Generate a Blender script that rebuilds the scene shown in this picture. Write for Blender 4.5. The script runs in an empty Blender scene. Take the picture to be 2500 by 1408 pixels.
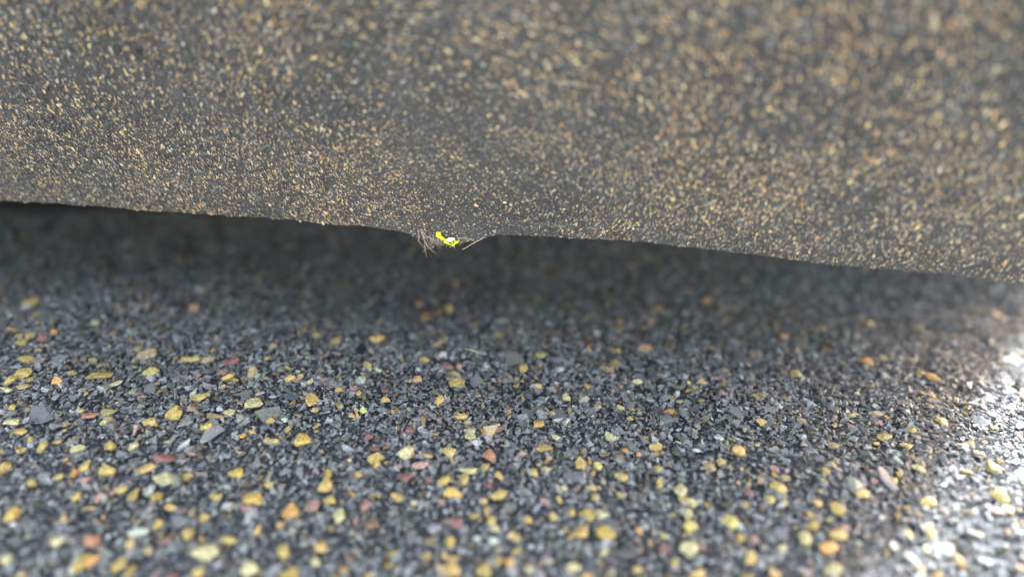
import bpy, math, random
import numpy as np

# ------------------------------------------------------------------ camera, sky, sun, exposure
SC = bpy.context.scene
COL = SC.collection
PITCH = math.radians(31.5)
CAM_H = 0.20
cam_data = bpy.data.cameras.new("camera")
cam = bpy.data.objects.new("camera", cam_data)
COL.objects.link(cam)
cam.location = (0, 0, CAM_H)
cam.rotation_euler = (math.radians(90) - PITCH, 0, 0)
cam_data.lens = 24
cam_data.sensor_width = 36
cam_data.clip_start = 0.005
cam_data.clip_end = 200
cam_data.dof.use_dof = True
cam_data.dof.focus_distance = 0.304
cam_data.dof.aperture_fstop = 2.3
SC.camera = cam

SUN_AZ = (0.69, 0.72)                   # horizontal direction towards the sun
SUN_EL = math.radians(33)
W = bpy.data.worlds.new("World")
SC.world = W
W.use_nodes = True
nt = W.node_tree
bg = nt.nodes["Background"]
sky = nt.nodes.new("ShaderNodeTexSky")
sky.sky_type = 'NISHITA'
sky.sun_disc = False
sky.sun_elevation = SUN_EL
sky.sun_rotation = math.atan2(SUN_AZ[0], SUN_AZ[1])
sky.air_density = 1.0
sky.dust_density = 1.2
sky.ozone_density = 0.6
mixn = nt.nodes.new("ShaderNodeMix")
mixn.data_type = 'RGBA'
mixn.blend_type = 'MULTIPLY'
mixn.inputs[0].default_value = 1.0
mixn.inputs[7].default_value = (1.0, 0.79, 0.60, 1)
nt.links.new(sky.outputs[0], mixn.inputs[6])
nt.links.new(mixn.outputs[2], bg.inputs[0])
bg.inputs[1].default_value = 0.15

sd = bpy.data.lights.new("sun", 'SUN')
sd.energy = 2.0
sd.angle = math.radians(6.0)
sd.color = (0.74, 0.88, 1.0)
sun = bpy.data.objects.new("sun", sd)
COL.objects.link(sun)
sv = (SUN_AZ[0] * math.cos(SUN_EL), SUN_AZ[1] * math.cos(SUN_EL), math.sin(SUN_EL))
from mathutils import Vector
sun.rotation_euler = Vector(sv).to_track_quat('Z', 'Y').to_euler()

SC.view_settings.view_transform = 'Standard'
SC.view_settings.look = 'None'
SC.view_settings.exposure = 3.35
SC.view_settings.gamma = 1.0

R = np.random.default_rng(11)
random.seed(5)
F = 24 / 36 * 2500.0

# ------------------------------------------------------------------ helpers
CP, SP = math.cos(PITCH), math.sin(PITCH)


def at(px, py, z=0.0):
    """point of the height z that the photograph shows at px, py; and its depth"""
    u, v = (px - 1250) / F, (py - 704) / F
    d = (CAM_H - z) / (SP + v * CP)
    return d * u, d * (CP - v * SP), d


def vnoise(x, y, seed, scale):
    """smooth 2-D value noise in -1..1"""
    x = np.asarray(x) / scale + 1000.0
    y = np.asarray(y) / scale + 1000.0
    xi, yi = np.floor(x).astype(np.int64), np.floor(y).astype(np.int64)
    fx, fy = x - xi, y - yi
    fx, fy = fx * fx * (3 - 2 * fx), fy * fy * (3 - 2 * fy)

    def h(a, b):
        n = (a * 374761393 + b * 668265263 + seed * 974711) & 0x7fffffff
        n = ((n ^ (n >> 13)) * 1274126177) & 0x7fffffff
        return ((n ^ (n >> 16)) & 0xffff) / 32767.5 - 1
    a, b, c, d = h(xi, yi), h(xi + 1, yi), h(xi, yi + 1), h(xi + 1, yi + 1)
    return (a * (1 - fx) + b * fx) * (1 - fy) + (c * (1 - fx) + d * fx) * fy


def floor_h(x, y):
    q = np.clip((np.asarray(y) + 0.17 * np.asarray(x) - 0.17) / 0.32, 0, 1)   # the gravel falls away under the slab
    return -0.062 * q * q * (3 - 2 * q) + 0.0022 * vnoise(x, y, 3, 0.06) + 0.0012 * vnoise(x, y, 4, 0.02) + 0.0005 * vnoise(x, y, 5, 0.007)


def mesh_np(name, V, T, tint=None, smooth=False):
    """mesh from vertex array and triangle/quad array, with a per-vertex colour attribute"""
    me = bpy.data.meshes.new(name)
    n, k = T.shape
    me.vertices.add(len(V))
    me.vertices.foreach_set("co", np.ascontiguousarray(V, dtype=np.float32).ravel())
    me.loops.add(n * k)
    me.loops.foreach_set("vertex_index", np.ascontiguousarray(T, dtype=np.int32).ravel())
    me.polygons.add(n)
    me.polygons.foreach_set("loop_start", np.arange(0, n * k, k, dtype=np.int32))
    me.polygons.foreach_set("loop_total", np.full(n, k, dtype=np.int32))
    if tint is not None:
        a = me.attributes.new("tint", 'FLOAT_COLOR', 'POINT')
        c = np.ones((len(V), 4), dtype=np.float32)
        c[:, :3] = tint
        a.data.foreach_set("color", c.ravel())
    me.update(calc_edges=True)
    me.polygons.foreach_set("use_smooth", np.full(n, smooth, dtype=bool))
    return me


def link(name, me, mat, parent=None, **props):
    o = bpy.data.objects.new(name, me)
    COL.objects.link(o)
    if me is not None and mat is not None:
        me.materials.append(mat)
    if parent is not None:
        o.parent = parent
    for k, v in props.items():
        o[k] = v
    return o


import bmesh


def hull_proto(npts, flat):
    bm = bmesh.new()
    for i in range(npts):
        v = R.normal(size=3)
        v /= np.linalg.norm(v)
        v *= 0.75 + 0.3 * R.random()
        bm.verts.new((v[0], v[1] * 0.95, v[2] * flat))
    r = bmesh.ops.convex_hull(bm, input=bm.verts)
    bmesh.ops.delete(bm, geom=[g for g in r['geom_interior'] if isinstance(g, bmesh.types.BMVert)], context='VERTS')
    bmesh.ops.triangulate(bm, faces=bm.faces)
    bmesh.ops.recalc_face_normals(bm, faces=bm.faces)
    bm.verts.index_update()
    V = np.array([v.co[:] for v in bm.verts])
    T = np.array([[v.index for v in f.verts] for f in bm.faces])
    bm.free()
    return V / np.abs(V[:, :2]).max(), T


def euler_mats(rx, ry, rz):
    cx, sx, cy, sy, cz, sz = np.cos(rx), np.sin(rx), np.cos(ry), np.sin(ry), np.cos(rz), np.sin(rz)
    M = np.empty((len(rx), 3, 3))
    M[:, 0, 0] = cz * cy; M[:, 0, 1] = cz * sy * sx - sz * cx; M[:, 0, 2] = cz * sy * cx + sz * sx
    M[:, 1, 0] = sz * cy; M[:, 1, 1] = sz * sy * sx + cz * cx; M[:, 1, 2] = sz * sy * cx - cz * sx
    M[:, 2, 0] = -sy; M[:, 2, 1] = cy * sx; M[:, 2, 2] = cy * cx
    return M


def scatter(protos, P, S, M, C):
    """chips of the given protos at P, scale S (n,3), rotation M, colour C -> V, T, tint"""
    n = len(P)
    pick = R.integers(0, len(protos), n)
    Vs, Ts, Cs, base = [], [], [], 0
    for k, (pv, pt) in enumerate(protos):
        idx = np.nonzero(pick == k)[0]
        if not len(idx):
            continue
        v = pv[None] * S[idx][:, None, :]
        v = np.einsum('nij,nkj->nki', M[idx], v) + P[idx][:, None, :]
        nv = len(pv)
        t = pt[None] + (base + np.arange(len(idx)) * nv)[:, None, None]
        Vs.append(v.reshape(-1, 3)); Ts.append(t.reshape(-1, 3))
        Cs.append(np.repeat(C[idx], nv, axis=0))
        base += nv * len(idx)
    return np.concatenate(Vs), np.concatenate(Ts), np.concatenate(Cs)


def merge(parts):
    Vs, Ts, Cs, b = [], [], [], 0
    for v, t, c in parts:
        Vs.append(v); Ts.append(t + b); Cs.append(c); b += len(v)
    return np.concatenate(Vs), np.concatenate(Ts), np.concatenate(Cs)


# ------------------------------------------------------------------ materials
def mat_stone(name, rough=(0.3, 0.6), mott=0.5, scale=900, spec=0.5, bump=0.35, use_tint=True, base=(0.1, 0.1, 0.1), coat=0.0, grain=False):
    m = bpy.data.materials.new(name)
    m.use_nodes = True
    n, l = m.node_tree.nodes, m.node_tree.links
    p = n["Principled BSDF"]
    tc = n.new("ShaderNodeTexCoord")
    if use_tint:
        a = n.new("ShaderNodeAttribute"); a.attribute_name = "tint"
        col = a.outputs["Color"]
    else:
        a = n.new("ShaderNodeRGB"); a.outputs[0].default_value = (*base, 1)
        col = a.outputs[0]
    nz = n.new("ShaderNodeTexNoise"); nz.inputs["Scale"].default_value = scale
    nz.inputs["Detail"].default_value = 6; nz.inputs["Roughness"].default_value = 0.7
    l.new(tc.outputs["Object"], nz.inputs["Vector"])
    r = n.new("ShaderNodeMapRange")
    r.inputs[1].default_value = 0.3; r.inputs[2].default_value = 0.7
    r.inputs[3].default_value = 1 - mott; r.inputs[4].default_value = 1 + mott
    l.new(nz.outputs[0], r.inputs[0])
    mx = n.new("ShaderNodeVectorMath"); mx.operation = 'SCALE'
    l.new(col, mx.inputs[0]); l.new(r.outputs[0], mx.inputs["Scale"])
    out = mx.outputs[0]
    if grain:                                   # mineral grains: random cells, some of them pale
        vo = n.new("ShaderNodeTexVoronoi"); vo.inputs["Scale"].default_value = 1100
        l.new(tc.outputs["Object"], vo.inputs["Vector"])
        cr = n.new("ShaderNodeValToRGB")
        e = cr.color_ramp.elements
        e[0].position = 0.0; e[0].color = (0.03, 0.03, 0.033, 1)
        e[1].position = 1.0; e[1].color = (0.26, 0.27, 0.28, 1)
        for pos, c in ((0.45, (0.07, 0.07, 0.075, 1)), (0.72, (0.10, 0.105, 0.11, 1)), (0.90, (0.16, 0.16, 0.16, 1))):
            q = e.new(pos); q.color = c
        cr.color_ramp.interpolation = 'CONSTANT'
        sp = n.new("ShaderNodeSeparateColor")
        l.new(vo.outputs["Color"], sp.inputs[0]); l.new(sp.outputs[0], cr.inputs[0])
        out = cr.outputs[0]
    l.new(out, p.inputs["Base Color"])
    rr = n.new("ShaderNodeMapRange"); rr.inputs[1].default_value = 0.35; rr.inputs[2].default_value = 0.65
    rr.inputs[3].default_value = rough[0]; rr.inputs[4].default_value = rough[1]
    l.new(nz.outputs[0], rr.inputs[0]); l.new(rr.outputs[0], p.inputs["Roughness"])
    b = n.new("ShaderNodeBump"); b.inputs["Strength"].default_value = bump
    b.inputs["Distance"].default_value = 0.0008
    l.new(nz.outputs[0], b.inputs["Height"]); l.new(b.outputs[0], p.inputs["Normal"])
    p.inputs["Specular IOR Level"].default_value = spec
    p.inputs["Coat Weight"].default_value = coat
    p.inputs["Coat Roughness"].default_value = 0.15
    return m


M_GRAVEL = mat_stone("wet_dark_gravel", rough=(0.14, 0.5), mott=0.5, scale=1400, spec=0.6, bump=0.5)
M_STONE = mat_stone("mottled_mineral", rough=(0.22, 0.6), mott=0.55, scale=800, spec=0.6, bump=0.7)
M_SLATE = mat_stone("slate", rough=(0.35, 0.6), mott=0.25, scale=900, spec=0.5, bump=0.35)
M_GROUND = mat_stone("gravel_fines", use_tint=False, grain=True, bump=0.8, scale=1500, rough=(0.3, 0.6))
M_SLAB = mat_stone("speckled_aggregate", use_tint=True, bump=0.4, scale=1300, mott=0.35, rough=(0.4, 0.8), spec=0.4)


def mat_plain(name, c, rough=0.6, trans=0.0, c2=None):
    m = bpy.data.materials.new(name); m.use_nodes = True
    n, l = m.node_tree.nodes, m.node_tree.links
    p = n["Principled BSDF"]
    tc = n.new("ShaderNodeTexCoord"); nz = n.new("ShaderNodeTexNoise"); nz.inputs["Scale"].default_value = 1500
    l.new(tc.outputs["Object"], nz.inputs["Vector"])
    cr = n.new("ShaderNodeValToRGB")
    cr.color_ramp.elements[0].position = 0.35; cr.color_ramp.elements[1].position = 0.65
    cr.color_ramp.elements[0].color = (*c, 1); cr.color_ramp.elements[1].color = (*(c2 or c), 1)
    l.new(nz.outputs[0], cr.inputs[0]); l.new(cr.outputs[0], p.inputs["Base Color"])
    p.inputs["Roughness"].default_value = rough
    return m


M_ROOT = mat_plain("dry_root", (0.42, 0.30, 0.22), c2=(0.72, 0.6, 0.5))
M_STRAW = mat_plain("dry_straw", (0.5, 0.42, 0.34), c2=(0.7, 0.62, 0.52))
M_MOSS = mat_plain("yellow_moss", (0.50, 0.58, 0.02), c2=(0.95, 0.90, 0.03), rough=0.35)
M_MOSSGLARE = mat_plain("moss_core_glare", (0.93, 0.95, 0.55), c2=(0.98, 0.98, 0.85), rough=0.3)  # burnt-out white core of the moss: its glare put into a paler colour

# ------------------------------------------------------------------ ground
xs = np.linspace(-0.9, 0.9, 560); ys = np.linspace(-0.4, 1.0, 430)
X, Y = np.meshgrid(xs, ys)
Z = floor_h(X, Y) + 0.0006 * vnoise(X, Y, 8, 0.003)
V = np.stack([X, Y, Z], -1).reshape(-1, 3)
nx, ny = len(xs), len(ys)
I = np.arange(nx * ny).reshape(ny, nx)
Q = np.stack([I[:-1, :-1], I[:-1, 1:], I[1:, 1:], I[1:, :-1]], -1).reshape(-1, 4)
link("ground", mesh_np("ground", V, Q, smooth=True), M_GROUND, kind="structure")
bme = bpy.data.meshes.new("yard")
bme.from_pydata([(-60, -60, -0.09), (60, -60, -0.09), (60, 60, -0.09), (-60, 60, -0.09)], [], [(0, 1, 2, 3)])
link("ground_plain", bme, M_GROUND, kind="structure")

# ------------------------------------------------------------------ loose gravel
CH = [hull_proto(int(R.integers(7, 12)), R.uniform(0.35, 0.85)) for _ in range(36)]


def grey(n):
    """colours of the dark slate gravel with a few coloured crumbs"""
    g = np.exp(R.normal(math.log(0.205), 0.38, n)).clip(0.05, 0.5)
    c = np.stack([g * R.normal(1.0, 0.05, n), g * R.normal(0.98, 0.03, n), g * R.normal(0.925, 0.05, n)], -1)
    u = R.random(n)
    for lo, hi, base, sp in ((0, 0.030, (0.46, 0.30, 0.10), 0.35), (0.035, 0.06, (0.42, 0.30, 0.17), 0.3),
                             (0.06, 0.075, (0.32, 0.22, 0.17), 0.3), (0.075, 0.10, (0.38, 0.38, 0.36), 0.2),
                             (0.10, 0.13, (0.20, 0.17, 0.11), 0.3), (0.13, 0.16, (0.15, 0.18, 0.19), 0.2)):
        k = (u >= lo) & (u < hi)
        c[k] = np.array(base) * np.exp(R.normal(0, sp, k.sum()))[:, None]
    return c.clip(0.01, 0.8)


def view_pts(n, margin=1.12):
    """points on the floor spread evenly over the part the photograph covers, and a bit more"""
    out = []
    tot = 0
    while tot < n:
        x = R.uniform(-0.48, 0.48, n * 2); y = R.uniform(0.04, 0.56, n * 2)
        d = y * CP + CAM_H * SP
        k = np.abs(x) < 0.75 * d * margin + 0.01
        out.append(np.stack([x[k], y[k]], -1)); tot += k.sum()
    return np.concatenate(out)[:n]


def layer(xy, size, sig, tilt, lift, flat=(0.45, 0.9)):
    n = len(xy)
    s = np.exp(R.normal(math.log(size / 2), sig, n)).clip(size * 0.22, size * 1.1)
    el = R.uniform(0.6, 1.0, n)
    S = np.stack([s * R.uniform(1.0, 1.35, n), s * el, s * R.uniform(*flat, n)], -1)
    P = np.stack([xy[:, 0], xy[:, 1], floor_h(xy[:, 0], xy[:, 1]) + s * lift], -1)
    M = euler_mats(R.normal(0, tilt, n), R.normal(0, tilt, n), R.uniform(0, 2 * math.pi, n))
    return scatter(CH, P, S, M, grey(n))


def ring_pts(n):
    x = R.uniform(-0.78, 0.78, n * 2); y = R.uniform(-0.28, 0.62, n * 2)
    d = y * CP + CAM_H * SP
    k = (np.abs(x) > 0.75 * d * 1.1) | (y < 0.045)
    return np.stack([x[k], y[k]], -1)[:n]


gravel_parts = [
    layer(view_pts(30000), 0.0026, 0.25, 0.5, 0.35),
    layer(view_pts(90000), 0.0017, 0.30, 0.5, 0.75),
    layer(view_pts(17000), 0.0030, 0.25, 0.30, 0.55),
    layer(view_pts(2600), 0.0044, 0.22, 0.22, 0.45),
    layer(view_pts(260), 0.0070, 0.2, 0.15, 0.35, (0.3, 0.6)),
    layer(ring_pts(26000), 0.0042, 0.35, 0.35, 0.5),
]

# ------------------------------------------------------------------ picked stones: tile x, y, width, height, turn, colour
TILES = {1: (0, 700), 2: (620, 700), 3: (1240, 700), 4: (1870, 700), 5: (0, 1054), 6: (620, 1054), 7: (1240, 1054), 8: (1870, 1054)}
ST = {
1: """285 155 140 90 10 y;530 155 90 45 0 b;325 257 90 28 3 o;365 335 60 30 10 o;155 400 185 38 -2 o|long thin orange sliver at the left edge under the shade;525 430 75 55 0 o;400 485 110 80 -10 r;165 465 120 45 -25 y;200 525 110 70 -15 y;275 485 90 65 0 y;920 340 90 45 -10 g;1075 450 65 45 -20 t;780 492 50 35 0 t;1330 590 95 50 -30 t;1410 665 180 110 -8 t|large tan oval stone in the left middle of the gravel;708 700 60 35 0 t;905 700 115 55 5 l;250 695 160 65 -3 y;350 735 35 55 0 y;220 830 170 100 0 y;80 900 90 100 15 y;205 960 160 70 8 y;280 890 90 70 0 y;60 985 120 60 5 g;540 905 110 65 3 o|bright orange squarish stone near the left edge, mid height;680 825 115 50 -5 y;990 850 300 80 -5 y|longest olive yellow stone, left of the yellow cracked one;1265 768 110 35 3 t;1450 820 155 100 10 l|lemon yellow cracked stone below the large tan oval;1120 930 140 55 -10 g;1520 918 65 45 0 t;1270 1010 90 65 -25 t;825 1025 55 50 0 y;1360 1055 60 60 0 r;1885 195 110 75 15 p;1790 690 110 50 -15 y;1885 690 135 50 -30 l;2025 695 130 75 0 t;2235 715 150 65 -8 r|flat maroon stone above a rounder pink one, left of centre;2160 825 100 85 15 k;2220 875 160 55 -25 y;2435 850 110 120 10 t;2155 955 70 55 10 t;1915 845 50 40 0 p;1925 1055 190 90 -18 y|olive wedge-shaped stone with a pointed left end;1860 1170 100 50 0 p;2450 1130 170 100 -20 g;1680 1225 180 120 -15 m;1050 1205 150 90 -5 y;1030 1290 100 100 0 g;865 1230 170 75 -18 q|orange red spindle-shaped stone in the lower left;770 1180 120 40 8 y;100 1165 95 65 -10 m;190 1115 50 40 0 y;115 1300 140 85 -10 g;195 1390 130 80 0 h;1430 1300 160 80 0 y;1980 1350 140 90 -15 y;2075 1245 180 60 5 t;2230 1210 120 75 -25 g;1170 1355 75 40 0 r;625 1320 70 50 -30 t;400 1230 220 160 -20 s|big flat dark grey slate flake in the lower left;1440 985 140 100 0 d""",
2: """1190 500 140 105 -10 h|honey yellow rough stone alone just below the shade;1610 155 85 55 5 p;1650 300 95 110 0 b;1775 235 85 65 25 t;1890 215 80 70 0 y;1735 425 60 35 0 p;1860 485 90 40 0 g;2365 455 110 45 15 l;780 520 100 95 0 y;605 460 90 50 0 y;490 400 60 40 0 t;715 362 60 40 0 p;185 565 95 80 0 t;515 672 65 38 0 t;1145 615 65 35 0 g;1100 750 95 80 10 l;1120 790 40 40 0 g;1655 695 105 60 0 y;1870 760 140 45 8 r|thin maroon shard just above a curved yellow chip;1985 765 50 60 0 p;1935 830 140 50 -8 y;1590 885 120 70 -40 p|peach stone shard pointing up right at the centre;1945 930 190 100 -5 y|olive triangular stone with a striped face at the centre;2385 895 45 45 0 o;2480 860 55 30 30 p;1460 740 45 50 0 t;825 880 70 75 -15 y;825 985 80 60 0 h;665 888 110 40 -20 k;345 875 95 90 0 h;445 860 70 50 -20 t;110 868 65 35 0 t;545 905 70 50 -30 g;1020 900 120 80 -25 w;970 980 80 60 0 k;1020 1030 85 65 0 y;1265 995 80 55 15 r;1270 1075 95 55 -20 h;560 1085 180 140 -20 h|large honey yellow jagged stone left of centre;590 1180 70 50 10 y;500 1020 100 40 10 y;30 1110 140 90 -20 y;1785 1095 105 110 5 h|square tan yellow stone standing upright near the centre;1640 1290 65 70 -20 b;1640 1240 60 40 30 r;1995 1245 140 70 5 h;2070 1295 80 40 0 t;1510 1375 85 60 5 r;1280 1200 50 45 0 r;2465 1205 60 60 20 o;2090 1385 120 60 -5 g;2340 1370 160 70 -5 r|brown red banded stone right of a lime coloured one;160 1275 90 60 -15 m;300 1270 70 50 10 w;325 1370 60 70 15 y;985 1175 70 40 0 t;1500 1170 80 35 20 y;2060 555 200 60 12 s;1720 600 130 110 0 s""",
3: """280 125 80 65 0 t;1460 205 90 70 -10 t;1930 130 90 65 0 p;755 290 50 45 0 t;495 420 60 35 0 t;760 520 110 65 0 r;325 655 120 60 5 l|lemon yellow stone beside the greenish flake at the centre;160 790 95 95 15 y;1055 612 110 55 0 y;1340 590 160 80 8 p|peach brown stone over a dark hollow, edge of the shade;1590 585 45 35 20 p;1040 735 105 65 5 y;960 790 150 60 25 t;1260 910 95 65 30 g;770 950 55 60 0 o|small bright orange pebble right of centre;285 955 90 75 -25 y;555 1070 100 85 -20 g;25 865 50 35 20 p;1465 840 60 45 10 t;2110 795 90 50 30 t;1885 915 100 60 15 h;1830 980 100 60 0 y;2010 865 100 45 0 k;2430 1050 120 80 30 h;1595 1060 70 45 0 y;1665 1095 75 45 0 g;1870 1085 75 45 0 t;1565 1200 110 55 8 o|bright orange flat stone right of centre;870 1145 70 55 -10 t;1090 1155 85 40 25 l;600 1185 60 60 0 y;400 1210 160 50 20 y;520 1285 170 65 -3 w|pale lime white bumpy stone right of centre;305 1330 110 110 15 h;2460 1305 120 70 5 h;105 1383 40 35 0 l;1180 1265 65 50 0 y;680 1023 80 20 0 t;2070 1010 60 60 0 k;2000 585 80 50 20 t;1520 1280 170 110 20 s|squarish grey slate flake below the bright orange flat stone;1385 860 110 100 10 d;200 1215 120 90 0 s;40 700 200 150 -15 e|greenish grey fibrous flake left of the lemon yellow stone;780 1180 110 90 -20 s;1190 1130 100 90 0 s""",
4: """185 465 100 60 10 p;550 390 90 70 20 t;335 550 80 55 10 t;920 325 50 50 0 t;980 715 140 80 30 o|orange wedge with a yellow base in the blurred right middle;300 840 120 70 30 y;1500 400 80 50 0 g;2250 260 110 60 0 p;1420 690 90 55 10 t;1640 880 190 55 42 o|slanting orange sliver beside the sunlit right corner;1510 830 100 70 25 y;1530 1010 140 50 35 t;1070 1220 140 50 10 t;1180 1250 60 40 20 o;840 1230 90 45 35 t;1100 1300 90 45 0 k;360 1290 110 65 10 t;1390 1370 120 70 30 y;1700 1290 130 70 25 l;2115 1210 60 50 0 r;2190 1220 110 40 35 t;820 1340 80 45 15 k;2100 1310 120 140 0 s|smooth grey oval stone in the sunlit right part;2200 1350 100 60 25 y;1850 1080 80 60 -20 t;1970 1145 70 45 0 y""",
5: """285 60 65 60 0 m;560 75 120 50 0 h;410 130 120 100 0 y;730 165 160 85 -5 g|bright cream yellow lozenge in the lower left;45 335 140 110 0 h|golden yellow stone cut by the left edge;640 260 55 60 0 o;820 330 120 120 -10 y;705 400 80 90 10 o;1035 365 150 110 -10 y;1395 350 210 90 -8 h;1600 455 250 120 0 g|large pale yellow bone-shaped stone in the lower left;1615 240 250 90 -5 r|largest maroon red flat stone in the lower left;1845 190 110 50 15 k;1815 410 110 90 15 y;2285 390 160 110 0 m;1150 545 150 90 -10 y;960 605 110 90 0 k;1500 625 130 90 0 m;1440 555 90 110 0 w;1295 610 110 110 -15 y;810 460 110 80 15 k;735 610 70 90 20 m;1655 720 110 80 5 h;1760 740 80 50 0 r;2080 610 110 70 20 y;2440 640 180 130 -15 m|pair-like golden yellow lump above a pinkish stone, lower left;2380 720 140 90 0 k;110 800 100 150 10 m;610 825 60 80 0 y;300 490 120 80 0 y;550 430 90 70 0 y;1525 890 110 100 10 m;1430 860 70 60 0 r;1350 960 190 110 0 w;860 1035 190 120 0 q|blurred orange brown stone low in the left corner;1590 1040 130 80 0 r;1810 985 130 120 -15 y;1975 1160 250 150 -8 g|largest pale yellow blurred stone near the bottom left;2200 1020 190 90 0 y;870 1240 110 130 10 o|glowing orange oval stone by the bottom left corner;745 1290 160 190 0 m;1145 1285 160 130 0 y;1660 1380 150 70 0 r;1260 1080 120 150 -15 t;540 1060 140 120 0 g;1440 1130 110 100 0 t;50 1225 110 100 0 g;1910 1340 110 110 15 y;2400 1330 180 140 0 g;1290 120 90 90 0 g;1055 130 150 90 10 m;190 165 100 50 0 y;1970 820 90 90 0 y;2345 20 80 45 0 o;1620 80 90 45 0 g;200 1370 110 80 0 t;1750 860 230 130 5 s|big blurred grey slate flake in the lower left""",
6: """165 75 155 55 -5 h;440 90 180 140 30 m|mustard yellow slanting stone with a brown rim, lower left;1190 235 170 120 -8 y;1190 300 70 70 0 h;1470 190 160 130 0 g|pale cream triangular stone in the lower middle;1160 145 110 50 10 r;1105 45 90 60 10 r;1665 210 140 50 5 h;1890 195 160 80 20 y;2285 215 145 115 15 q|glowing orange red stone in the lower middle;2110 40 140 70 20 g;1610 320 160 75 8 k|salmon pink lozenge in the lower middle;1400 325 80 45 0 k;1460 425 155 90 5 r;1700 455 80 55 0 r;995 405 140 60 8 y;700 500 140 160 10 y;715 390 80 80 10 m;735 645 130 100 5 m;1850 455 165 100 0 m;2030 440 90 120 10 y;2080 360 180 70 0 g;2240 325 90 95 0 y;2375 410 90 75 10 h;2280 500 70 60 0 r;1930 585 190 90 5 m|mustard yellow oval stone in the lower middle;2375 605 210 100 -30 y;2225 660 80 60 0 h;1400 620 150 85 10 h;1540 670 90 60 25 g;360 765 175 140 10 o|large glowing orange oval beside a dull pink stone;560 720 150 120 -20 k;1070 700 110 120 10 k;820 810 130 120 15 g;1120 890 190 100 25 b|only dark brown stone in the blurred lower middle;1985 870 130 90 -20 r|brick red squarish stone in the bottom middle;2120 795 110 60 0 y;2250 740 90 60 0 h;2300 870 90 110 0 y;2340 925 110 60 0 g;2330 1040 140 80 0 w;2170 1020 100 60 0 w;1910 1050 110 100 0 m;645 1105 140 120 10 h;285 1165 120 150 10 y;600 1250 110 100 0 g;360 1365 190 110 5 m;1670 1190 120 65 5 h;1345 1165 110 70 0 y;1845 1185 80 60 0 h;1925 1215 110 50 0 h;1915 1335 180 130 5 h;2240 1335 150 120 10 y;2355 1245 120 95 -10 m;2475 1265 80 100 0 o|bright orange stone at the bottom centre;925 1215 90 60 10 q;865 1325 75 60 0 o;1115 1380 100 70 0 y;35 930 80 100 15 h;135 500 100 60 0 y;245 890 90 70 0 h""",
7: """360 145 180 70 0 m;475 45 100 60 10 g;1000 40 140 70 25 g;1340 50 70 45 0 h;1140 165 75 50 0 o;1090 240 95 90 10 b;1270 200 50 60 0 o;1455 130 165 90 5 y;2060 50 110 65 10 w;2230 165 155 100 25 h|golden oval stone slanting in the lower right middle;2065 280 95 75 10 y;1960 325 130 80 20 t;720 310 130 120 5 y;865 325 100 90 10 l;1460 345 95 65 0 y;1105 430 145 70 5 y;240 375 90 80 0 y;365 355 130 70 -10 t;400 240 70 60 0 t;650 410 220 110 10 s|pale grey triangular slate flake, lower middle;530 525 115 60 0 g;800 520 120 60 10 y;920 465 50 60 0 g;1470 495 70 100 5 y;1665 545 140 150 25 g|pale yellow oval at the top of a chain of yellow stones;1720 650 130 80 15 y;1790 690 100 80 20 g;1750 770 130 110 10 g;1790 905 165 130 15 l|lemon yellow stone at the foot of a chain of yellow stones;2165 885 160 150 15 l|lemon yellow rounded triangle in the lower right;1950 700 80 60 0 y;2335 495 70 60 0 y;2300 700 110 60 0 t;2330 570 140 60 30 r;370 665 110 60 5 k;495 640 60 90 0 y;850 620 80 70 0 h;1085 590 70 60 0 y;620 770 90 60 0 y;770 810 180 110 5 m;890 790 180 90 15 g;700 965 170 130 0 h|amber yellow lump left of the larger mixed yellow lump;955 985 200 160 5 m|largest mixed yellow lump in the bottom middle;1270 940 100 75 0 o|bright orange rounded stone, right of the largest yellow lump;1255 1025 65 40 0 o;1520 1130 120 80 0 r;1770 1120 190 150 0 g;1885 1095 70 90 0 k;2250 1025 95 90 0 m;2390 1035 90 90 0 k;2345 1205 120 130 25 h;745 1390 130 70 0 o;35 1265 60 100 0 h;630 1300 150 110 10 g;1610 1265 80 120 0 y;1245 1320 100 70 0 y;1015 1330 100 70 0 m;1850 1370 150 90 0 h;2350 1390 160 60 0 y;180 1265 80 50 0 r;210 1315 100 60 0 g;195 835 90 80 0 h;440 800 80 90 0 y;565 930 80 50 0 h;70 1025 90 70 0 y;75 1150 120 70 0 y;930 1165 110 80 25 g;1510 990 80 110 0 g""",
8: """100 140 90 50 30 t;655 115 110 60 25 t;1155 45 140 80 10 y;1360 120 120 65 15 h;2010 105 90 100 10 l;2085 205 150 60 25 b;1420 240 120 50 30 b;1480 330 140 60 40 g;95 340 100 60 0 k;80 395 60 60 0 o;190 430 90 60 0 t;645 305 75 60 0 g;585 375 80 80 0 h;150 540 200 110 20 y;1050 460 90 60 10 k;935 590 170 90 0 y;1190 480 140 230 -15 s|long pointed grey slate flake in the lower right;1300 390 70 60 0 y;30 640 100 90 0 l;175 655 70 80 0 y;510 675 110 60 30 h;340 670 90 40 40 o;1590 670 160 110 20 h|sunlit cream stone with an orange rim, lower right;1380 715 90 50 15 h;2250 610 150 140 10 l|sunlit yellow round stone by the right edge;710 740 140 130 0 y;445 800 70 100 0 y;460 900 130 100 0 m;760 905 130 60 20 k|pink lozenge below a yellow lump, lower right;700 990 170 130 10 y;390 1040 120 150 -10 g;605 1105 170 140 10 o|bright orange pointed stone in the bottom right;1365 980 110 90 0 y;1595 960 80 130 10 y;1870 1230 90 130 0 o|orange leaf-shaped stone in the sunlit bottom right;1515 1315 80 60 0 o;100 1355 100 90 0 h;640 1340 190 150 0 g;1555 1125 90 80 0 g;1240 1095 100 70 0 w;2200 340 140 110 25 y;2230 740 170 80 25 k;2475 1310 80 80 0 q;1430 1240 90 140 -25 w;160 1120 100 80 0 g;2350 960 60 80 0 b""",
}
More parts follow.
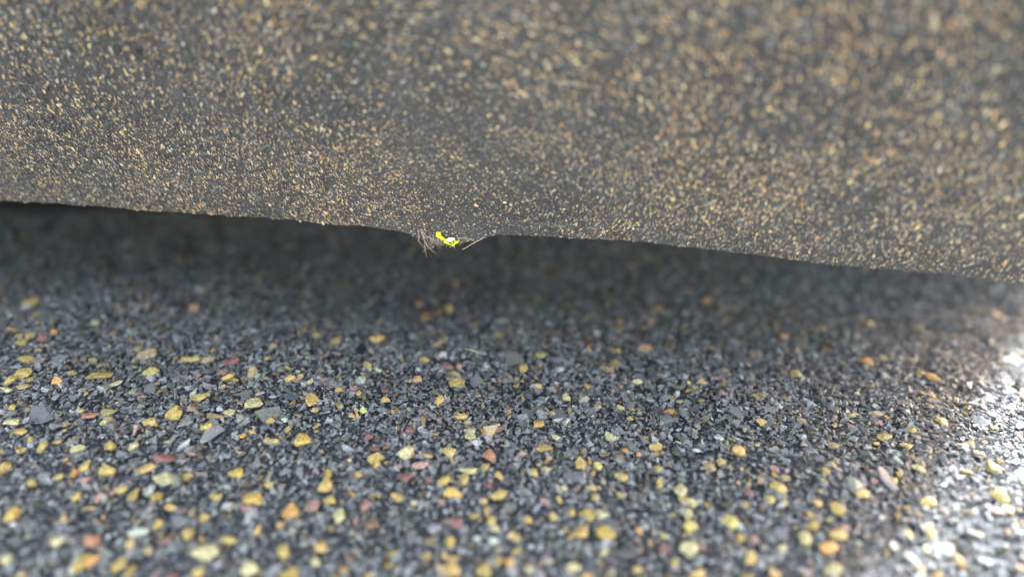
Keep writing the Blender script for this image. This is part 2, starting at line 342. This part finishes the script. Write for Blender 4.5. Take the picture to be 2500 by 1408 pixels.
CC = {'y': (0.54, 0.39, 0.12), 'm': (0.56, 0.38, 0.09), 'h': (0.66, 0.43, 0.14), 'o': (0.68, 0.35, 0.10), 'q': (0.48, 0.22, 0.12),
      'p': (0.62, 0.37, 0.20), 't': (0.50, 0.36, 0.18), 'b': (0.30, 0.16, 0.06), 'r': (0.29, 0.125, 0.10), 'k': (0.46, 0.26, 0.21),
      'g': (0.60, 0.52, 0.26), 'l': (0.60, 0.49, 0.15), 'w': (0.52, 0.55, 0.42), 's': (0.19, 0.185, 0.18), 'd': (0.12, 0.117, 0.112),
      'e': (0.20, 0.20, 0.155)}
CN = {'y': 'olive yellow', 'm': 'mustard yellow', 'h': 'golden yellow', 'o': 'bright orange', 'q': 'orange red', 'p': 'peach',
      't': 'tan', 'b': 'brown', 'r': 'maroon', 'k': 'pink', 'g': 'pale yellow', 'l': 'lemon yellow', 'w': 'whitish', 's': 'grey',
      'd': 'dark grey', 'e': 'greenish grey'}

bm = bmesh.new()
bmesh.ops.create_icosphere(bm, subdivisions=4, radius=1)
ICO_V = np.array([v.co[:] for v in bm.verts]); ICO_T = np.array([[v.index for v in f.verts] for f in bm.faces])
bm.free()


def chip_verts(rng, flat=False):
    """one broken stone: a sphere cut by random planes, dented and roughened"""
    v = ICO_V.copy()
    v *= 1.35
    for _ in range(int(rng.integers(9, 14))):
        n = rng.normal(size=3); n[2] *= 0.7; n /= np.linalg.norm(n)
        dd = rng.uniform(0.55, 0.95)
        over = (v @ n) - dd
        v = np.where(over[:, None] > 0, v - over[:, None] * n * 0.93, v)
    for _ in range(2):                          # a notch in the outline
        a = rng.uniform(0, 2 * math.pi)
        c = np.array([math.cos(a), math.sin(a), rng.uniform(-0.3, 0.3)]) * 1.1
        w = np.exp(-((v - c) ** 2).sum(1) / 0.10)
        v -= c * w[:, None] * rng.uniform(0.1, 0.45)
    k = rng.uniform(3, 5)
    ph = rng.uniform(0, 6, 6)
    nz = np.sin(v[:, 0] * k + ph[0]) * np.sin(v[:, 1] * k * 1.2 + ph[1]) + 0.6 * np.sin(v[:, 1] * k * 2.3 + v[:, 2] * 3 + ph[2]) * np.sin(v[:, 0] * k * 2.1 + ph[3])
    v *= (1 + 0.055 * nz + 0.02 * rng.normal(size=len(v)))[:, None]
    return v


stones = []
for tile, txt in ST.items():
    ox, oy = TILES[tile]
    for row in txt.split(';'):
        parts = row.strip().split('|')
        a = parts[0].split()
        px, py = ox + float(a[0]) * .252, oy + float(a[1]) * .252
        w, h, ang, c = float(a[2]) * .252, float(a[3]) * .252, float(a[4]), a[5]
        stones.append(dict(px=px, py=py, w=w, h=h, ang=ang, c=c, lab=parts[1] if len(parts) > 1 else None))
stones.sort(key=lambda s: -(s['w'] * s['h'] + (1e6 if s['lab'] else 0)))
LIMIT = 296
keep, rest = stones[:LIMIT], stones[LIMIT:]
marks = [s for s in keep if s['lab']]


def short(lab):                                  # the head of a landmark's own label, up to its place
    for cut in (' in the ', ' at the ', ' near the ', ' under the ', ' left of ', ' just ', ' with ', ' right of ', ' by the ', ' beside ', ' below ', ' above ', ' pointing', ' alone', ' over ', ' cut by', ' standing', ' slanting in', ', '):
        i = lab.find(cut)
        if i > 0:
            lab = lab[:i]
    return lab


def size_word(s):
    a = math.sqrt(s['w'] * s['h'])
    return 'tiny' if a < 14 else 'small' if a < 20 else 'medium' if a < 27 else 'big'


def shape_word(s):
    r = s['w'] / s['h']
    return 'elongated' if r > 1.9 else 'upright' if r < 0.85 else 'oblong' if r > 1.35 else 'rounded'


def place_word(s, m):
    dx, dy = s['px'] - m['px'], s['py'] - m['py']
    dist = math.hypot(dx, dy)
    far = 'touching' if dist < 30 else 'just' if dist < 75 else 'a little' if dist < 140 else 'some way'
    a = (math.degrees(math.atan2(-dy, dx)) + 360 + 22.5) % 360
    dirs = ['right of', 'up right of', 'above', 'up left of', 'left of', 'down left of', 'below', 'down right of']
    if far == 'touching':
        return 'close ' + dirs[int(a // 45)]
    return far + ' ' + dirs[int(a // 45)]


used = {s['lab'] for s in marks}
for s in keep:
    if s['lab']:
        continue
    near = sorted(marks, key=lambda m: (m['px'] - s['px']) ** 2 + (m['py'] - s['py']) ** 2)
    for m in near:
        kind = 'flake' if s['c'] in 'sde' else 'stone'
        lab = f"{size_word(s)} {shape_word(s)} {CN[s['c']]} {kind} {place_word(s, m)} the {short(m['lab'])}"
        if lab not in used and len(lab.split()) <= 16:
            break
    used.add(lab)
    s['lab'] = lab


def stone_geo(s, rng):
    z = 0.002
    for _ in range(12):
        x, y, d = at(s['px'], s['py'], z)
        z = 0.5 * z + 0.5 * (float(floor_h(x, y)) + 0.002)
    hw = s['w'] * d / F / 2 * 1.08
    # on a lying stone the picture height covers its depth and its thickness
    el = math.atan2(CAM_H, y)
    hh = s['h'] * d / F / 2 * 1.08
    hz = min(hw, hh) * rng.uniform(0.5, 0.75)
    if s['c'] in 'sde':
        hz *= 0.55
    hy = max(hh * 0.6, math.sqrt(max((hh ** 2 - (hz * math.cos(el)) ** 2), 1e-9)) / math.sin(el))
    v = chip_verts(rng)
    if rng.random() < 0.5:
        v[:, 0] *= -1; v = v[:, :]
        flip = True
    else:
        flip = False
    v = v / np.abs(v).max(0)
    a = -math.radians(s['ang'])
    v = v * np.array([hw, hy, hz])
    M = euler_mats(np.array([rng.normal(0.12, 0.12)]), np.array([rng.normal(0, 0.15)]), np.array([a]))[0]
    v = v @ M.T
    T = ICO_T[:, ::-1] if flip else ICO_T
    col = np.array(CC[s['c']]) * rng.uniform(0.88, 1.12)
    z = float(floor_h(x, y)) + hz * 0.55 + 0.0008
    # blotches that belong to the mineral itself
    k = rng.uniform(1.0, 2.0)
    q = v / max(hw, hy)
    b = np.sin(q[:, 0] * 5 * k + rng.uniform(0, 6)) * np.sin(q[:, 1] * 6 * k + rng.uniform(0, 6)) + 0.5 * rng.normal(size=len(v))
    alt = col * np.array([0.55, 0.55, 0.62]) + 0.03
    m = np.clip((b - 0.15) * 1.3, 0, 0.85)[:, None] * (0.3 if s['c'] in 'sde' else 1.0)
    tint = col * (1 - m) + alt * m
    return np.array([x, y, z]), v, T, tint


GR = {'s': 'grey slate flakes in the gravel', 'd': 'grey slate flakes in the gravel', 'e': 'grey slate flakes in the gravel',
      'r': 'red and pink stones in the gravel', 'k': 'red and pink stones in the gravel', 'q': 'orange stones in the gravel',
      'o': 'orange stones in the gravel', 'p': 'orange stones in the gravel'}
for i, s in enumerate(keep):
    rng = np.random.default_rng(1000 + i)
    P, v, T, tint = stone_geo(s, rng)
    slate = s['c'] in 'sde'
    nm = 'slate_flake' if slate else 'stone_chip'
    o = link(nm, mesh_np(nm, v, T, tint, smooth=False), M_SLATE if slate else M_STONE,
             label=s['lab'], category='slate flake' if slate else 'stone chip',
             group=GR.get(s['c'], 'yellow and tan stones in the gravel'))
    o.location = P
for i, s in enumerate(rest):
    P, v, T, tint = stone_geo(s, np.random.default_rng(5000 + i))
    gravel_parts.append((v + P, T, tint))
V, T, C = merge(gravel_parts)
link("gravel", mesh_np("gravel", V, T, C), M_GRAVEL, kind="stuff",
     label="dark grey wet slate gravel with scattered coloured crumbs", category="gravel")

# ------------------------------------------------------------------ overhanging slab
ZE = 0.059
EDGE = [(-600, 470, 0), (0, 487, 0), (300, 506, 0), (600, 527, 0), (880, 550, 0), (940, 557, 0), (992, 568, 0), (1020, 582, 0), (1050, 594, 0), (1080, 599, 0),
        (1110, 597, 0), (1140, 590, 0), (1180, 582, 0), (1212, 572, 0), (1240, 572, 0), (1500, 583, 0), (1700, 602, 0), (1900, 627, 0),
        (2200, 657, 0), (2500, 690, 0)]
xa, ya, _ = at(0, 487, ZE)
xb, yb, _ = at(2500, 690, ZE)
DX, DY = (xb - xa), (yb - ya)
L = math.hypot(DX, DY); DX /= L; DY /= L        # along the slab
NX, NY = DY, -DX                                # horizontally out of its face, towards the camera
# edge height above/below the straight line, as a function of the run along it
es, ez = [], []
for px, py, _ in EDGE:
    # where the picture column px crosses the slab's line in plan
    u = (px - 1250) / F
    # points of the line: (xa + s DX, ya + s DY); solve for s and z so that it shows at py
    best = None
    v = (py - 704) / F
    # ray: x = t u, y = t (CP - v SP), z = CAM_H - t (SP + v CP)
    A = np.array([[u, -DX], [CP - v * SP, -DY]])
    t, sv_ = np.linalg.solve(A, [xa, ya])
    es.append(sv_); ez.append(CAM_H - t * (SP + v * CP))
o_ = np.argsort(es); es = np.array(es)[o_]; ez = np.array(ez)[o_]

# the right end is cut by a vertical plane that runs towards the sun
PX0, PY0 = 0.2130, 0.235
az = np.array(SUN_AZ) / np.linalg.norm(SUN_AZ)


def end_s(n_off):
    """run s at which the slab ends, for a point n_off in front of its line"""
    bx, by = xa + NX * n_off, ya + NY * n_off
    den = DX * az[1] - DY * az[0]
    return ((PX0 - bx) * az[1] - (PY0 - by) * az[0]) / den


# profile: (out of the line, height above the edge) from the ground behind, along the underside, round the lip, up the face, over the top
prof = [(-0.30, -0.13), (-0.295, 0.012), (-0.265, 0.014), (-0.16, 0.014), (-0.08, 0.011), (-0.03, 0.008), (-0.010, 0.0045), (-0.004, 0.0018), (-0.0012, 0.0003)]
n_face = 95
for i in range(n_face):
    q = i / (n_face - 1)
    hgt = 0.0 + q * 0.20
    out = 0.34 * hgt - 0.6 * max(0, hgt - 0.10) ** 2 / 0.2
    prof.append((out, hgt))
o1, h1 = prof[-1]
prof += [(o1 + 0.004, h1 + 0.03), (o1 + 0.002, h1 + 0.075), (o1 - 0.01, h1 + 0.095), (o1 - 0.05, h1 + 0.105), (o1 - 0.2, h1 + 0.11), (-0.45, h1 + 0.10), (-0.47, h1 + 0.05), (-0.47, -0.13)]
prof = np.array(prof)
n_s = 560
tt = np.linspace(0, 1, n_s) ** 1.0
S0 = -0.75
SV = np.empty((n_s, len(prof), 3))


def lumps(s, h):
    return 0.0014 * vnoise(s, h, 21, 0.04) + 0.0004 * vnoise(s, h, 22, 0.014) + 0.00025 * vnoise(s, h, 23, 0.004)


for j, (out, h) in enumerate(prof):
    s = S0 + tt * (end_s(out) - S0)
    e = np.interp(s, es, ez)
    w = math.exp(-max(h, 0) / 0.02)
    zz = (ZE * (1 - w) + e * w) + h if h > -0.05 else np.full(n_s, -0.075)
    off = out + lumps(s, h + 0.3 * out)
    if h > -0.05 and h < 0.008:
        zz = zz + 0.0002 * vnoise(s, h * 0 + 3, 31, 0.006) + 0.0002 * vnoise(s, h * 0 + 5, 32, 0.002)
    SV[:, j, 0] = xa + DX * s + NX * off
    SV[:, j, 1] = ya + DY * s + NY * off
    SV[:, j, 2] = zz
npf = len(prof)
I = np.arange(n_s * npf).reshape(n_s, npf)
J = np.roll(I, -1, axis=1)
Q = np.stack([I[:-1], I[1:], J[1:], J[:-1]], -1)[:, :-1].reshape(-1, 4)
Tq = np.concatenate([Q[:, [0, 1, 2]], Q[:, [0, 2, 3]]])
# end caps
caps = []
for row in (0, n_s - 1):
    c = I[row]
    bm = bmesh.new()
    vs = [bm.verts.new(SV[row, k]) for k in range(npf)]
    for k, vv in enumerate(vs):
        vv.index = k
    f = bm.faces.new(vs)
    r = bmesh.ops.triangulate(bm, faces=[f])
    caps += [[c[vv.index] for vv in ff.verts] for ff in bm.faces]
    bm.free()
Tq = np.concatenate([Tq, np.array(caps)])
SVf = SV.reshape(-1, 3)
patch = vnoise(SVf[:, 0], SVf[:, 2], 41, 0.02)[:, None] * 0.012
slab_parts = [(SVf, Tq, np.array([0.078, 0.074, 0.076]) + patch)]

# grains bonded into the slab's face
GP = [hull_proto(int(R.integers(6, 9)), R.uniform(0.6, 0.95)) for _ in range(16)]
FACE = prof[8:8 + n_face + 1]
flen = np.concatenate([[0], np.cumsum(np.hypot(*np.diff(FACE, axis=0).T))])


SWS, SWH = 0.24, 0.04


def grains(n, smin, smax, size, sig, cols, hmax=1.0):
    s = R.uniform(smin, smax, n); q = R.random(n) * flen[-1] * hmax
    out = np.interp(q, flen, FACE[:, 0]); h = np.interp(q, flen, FACE[:, 1])
    ok = s < end_s(out) - 0.001
    s, out, h = s[ok], out[ok], h[ok]
    n = len(s)
    e = np.interp(s, es, ez); w = np.exp(-np.maximum(h, 0) / 0.02)
    off = out + lumps(s, h + 0.3 * out)
    P = np.stack([xa + DX * s + NX * off, ya + DY * s + NY * off, (ZE * (1 - w) + e * w) + h], -1)
    z0 = (h < 0.008)
    P[:, 2] += np.where(z0, 0.0002 * vnoise(s, s * 0 + 3, 31, 0.006) + 0.0002 * vnoise(s, s * 0 + 5, 32, 0.002), 0)
    r = np.exp(R.normal(math.log(size / 2), sig, n)).clip(size * 0.2, size * 1.2)
    r = r * (0.78 + 3.0 * h)                        # the grain is coarser higher up
    lg = np.clip((np.hypot(s - SWS, h - SWH) - 0.02) / 0.05, 0, 1)      # rounder near the middle of the arcs
    S = np.stack([r * (R.uniform(0.8, 1.2, n) + lg * R.uniform(0.4, 1.3, n)), r * R.uniform(0.6, 0.9, n), r * R.uniform(0.7, 1.0, n)], -1)
    # long grains lie in arcs round a point of the face
    th = np.arctan2(h - SWH, s - SWS) + math.pi / 2 + R.normal(0, 0.2, n) + (1 - lg) * R.uniform(-1.5, 1.5, n)
    gx = np.stack([DX * np.cos(th) + NX * 0.4 * np.sin(th), DY * np.cos(th) + NY * 0.4 * np.sin(th), 0.917 * np.sin(th)], -1)
    gx /= np.linalg.norm(gx, axis=1)[:, None]
    gn = np.cross(gx, np.array([NX * 0.917, NY * 0.917, -0.4]))
    gn /= np.linalg.norm(gn, axis=1)[:, None]
    M = np.stack([gx, gn, np.cross(gx, gn)], -1)
    # tan grains gather in drifts
    dr = vnoise(s, h, 51, 0.03) * 0.6 + vnoise(s, h, 52, 0.012) * 0.5
    u = R.random(n) - 0.18 * dr
    c = np.empty((n, 3))
    edges = [0.15, 0.19, 0.235, 0.42]
    g = np.exp(R.normal(math.log(0.085), 0.40, n)).clip(0.04, 0.3)
    c[:] = np.stack([g, g * 0.97, g * 1.02], -1)
    k = u < 0.40; gg = R.uniform(0.2, 0.36, n)
    c[k] = np.stack([gg * 1.0, gg * 0.95, gg * 0.92], -1)[k]
    k = u < 0.25; c[k] = np.array([0.52, 0.47, 0.39])
    k = u < 0.19; c[k] = np.array([0.70, 0.50, 0.25])
    k = u < 0.05; c[k] = np.array([0.64, 0.38, 0.20])
    c *= np.exp(R.normal(0, 0.22, n))[:, None]
    return scatter(GP, P, S, M, c.clip(0.01, 0.85))


s_lo, s_hi = -0.08, 0.56
slab_parts.append(grains(115000, s_lo, s_hi, 0.0010, 0.25, None))
slab_parts.append(grains(52000, s_lo, s_hi, 0.00075, 0.25, None, hmax=0.3))
slab_parts.append(grains(9000, s_lo, s_hi, 0.0015, 0.2, None))
slab_parts.append(grains(14000, S0, s_lo, 0.0022, 0.25, None))
V, T, C = merge(slab_parts)
link("overhanging_slab", mesh_np("overhanging_slab", V, T, C), M_SLAB, kind="thing", category="slab",
     label="thick dark slab with fine tan-speckled face overhanging the coarse gravel")


# ------------------------------------------------------------------ tuft of roots, straw and yellow moss at the slab's edge
def edge_pt(px, py, out=0.0):
    """point in the slab's face plane (moved out of it) that shows at px, py"""
    u, v = (px - 1250) / F, (py - 704) / F
    A = np.array([[u, -DX], [CP - v * SP, -DY]])
    t, s = np.linalg.solve(A, [xa + NX * out, ya + NY * out])
    return np.array([t * u, t * (CP - v * SP), CAM_H - t * (SP + v * CP)])


def tube(pts, r0, r1, k=6):
    pts = [np.array(p, float) for p in pts]
    V, T = [], []
    n = len(pts)
    for i, p in enumerate(pts):
        d = pts[min(i + 1, n - 1)] - pts[max(i - 1, 0)]
        d /= np.linalg.norm(d)
        a = np.cross(d, [0.3, 0.1, 1]); a /= np.linalg.norm(a); b = np.cross(d, a)
        r = r0 + (r1 - r0) * i / (n - 1)
        for j in range(k):
            th = 2 * math.pi * j / k
            V.append(p + r * (math.cos(th) * a + math.sin(th) * b))
    for i in range(n - 1):
        for j in range(k):
            a, b = i * k + j, i * k + (j + 1) % k
            T += [[a, b, b + k], [a, b + k, a + k]]
    V.append(pts[0]); V.append(pts[-1])
    for j in range(k):
        T.append([len(V) - 2, (j + 1) % k, j]); T.append([len(V) - 1, (n - 1) * k + j, (n - 1) * k + (j + 1) % k])
    return np.array(V), np.array(T)


def strand(path, outs, r0, r1, seg=5, wob=0.00015):
    P = [edge_pt(px, py, o) for (px, py), o in zip(path, outs)]
    pts = []
    for a, b in zip(P[:-1], P[1:]):
        for i in range(seg):
            pts.append(a + (b - a) * i / seg + R.normal(0, wob, 3))
    pts.append(P[-1])
    return tube(pts, r0, r1)


tuft = link("root_tuft", None, None, label="frayed tuft of fine brown rootlets hanging from the slab edge around the yellow moss", category="root tuft")
c0 = edge_pt(1075, 585, 0)
tuft.location = c0


def child(name, VT, mat, parent):
    V, T = VT
    link(name, mesh_np(name, V - c0, T, smooth=True), mat, parent)


ROOTS = [([(1031, 556), (1036, 590), (1041, 628)], .00013), ([(1029, 566), (1045, 602), (1064, 620)], .00015), ([(1024, 574), (1020, 594)], .00012),
         ([(1020, 560), (1024, 590), (1034, 604), (1052, 596)], .0001), ([(1060, 600), (1040, 608), (1031, 616)], .0001),
         ([(1010, 552), (1040, 575), (1070, 590)], .00012), ([(1098, 604), (1118, 590)], .00014), ([(1102, 590), (1107, 599), (1111, 608)], .00014),
         ([(1122, 600), (1129, 588)], .00013), ([(1122, 580), (1142, 584), (1158, 589)], .0001), ([(1046, 562), (1060, 578), (1076, 584)], .00012),
         ([(1048, 568), (1052, 590), (1055, 603)], .0001)]
for i in range(52):
    x0 = R.uniform(1030, 1145); y0 = 574 + 12 * math.exp(-((x0 - 1085) / 40) ** 2)
    l = R.uniform(10, 25) * (0.6 if x0 > 1110 else 1)
    a = math.radians(R.normal(62, 28))
    ROOTS.append(([(x0, y0), (x0 + l * .5 * math.cos(a) + R.normal(0, 2), y0 + l * .5 * math.sin(a)), (x0 + l * math.cos(a), y0 + l * math.sin(a))], R.uniform(.00006, .0001)))
for path, r in ROOTS:
    o = R.uniform(0.0006, 0.0025, len(path))
    child("rootlet", strand(path, o, r * 1.0, r * 0.5), M_ROOT, tuft)

moss = link("moss_sprig", None, None, label="glowing yellow green scrap of moss caught under the slab's edge", category="moss")
c0 = edge_pt(1090, 584, 0.003)
moss.location = c0


def blob(px, py, w, h, out, rng):
    v = chip_verts(rng)
    v = v / np.abs(v).max(0)
    d = 0.31
    s = d / F / 2
    v = v * np.array([w * s, min(w, h) * s * 0.8, h * s]) * 1.3
    return v + edge_pt(px, py, out), ICO_T


for k, (px, py, w, h) in enumerate([(1071, 570, 11, 13), (1075, 578, 9, 8), (1081, 582, 9, 8), (1088, 586, 9, 7), (1093, 590, 8, 5), (1112, 590, 8, 5), (1107, 597, 6, 4), (1097, 596, 9, 3), (1086, 592, 6, 3)]):
    child("leaflet", blob(px, py, w, h, 0.003, np.random.default_rng(70 + k)), M_MOSS, moss)
for k, (px, py, w, h) in enumerate([(1101, 585, 17, 9), (1107, 583, 9, 7)]):
    child("core_glare", blob(px, py, w, h, 0.004, np.random.default_rng(90 + k)), M_MOSSGLARE, moss)  # bright core of the scrap, highlight painted by the paler material
for path in ([(1090, 590), (1098, 597), (1110, 601)], [(1104, 600), (1112, 592), (1121, 587)], [(1084, 589), (1092, 594), (1096, 598)], [(1110, 596), (1119, 590)],
             [(1068, 566), (1066, 576), (1072, 582)], [(1100, 588), (1106, 598)], [(1094, 584), (1090, 596)]):
    child("stem", strand(path, [0.0035] * len(path), .00036, .0002), M_MOSS, moss)

V, T = strand([(1128, 610), (1150, 597), (1181, 578)], [0.004, 0.003, 0.001], .00011, .00016)
link("dry_straw", mesh_np("dry_straw", V, T, smooth=True), M_STRAW, label="pale straight straw slanting down from the slab edge right of the moss", category="straw")


def ground_pt(px, py, z):
    x, y, _ = at(px, py, z)
    return np.array([x, y, z])


V, T = tube([ground_pt(1134, 851, .006), ground_pt(1150, 854, .0065), ground_pt(1172, 861, .006)], .00016, .00012)
link("dry_straw", mesh_np("dry_straw", V, T, smooth=True), M_STRAW, label="thin pale straw lying on the gravel above the thin maroon shard", category="straw")
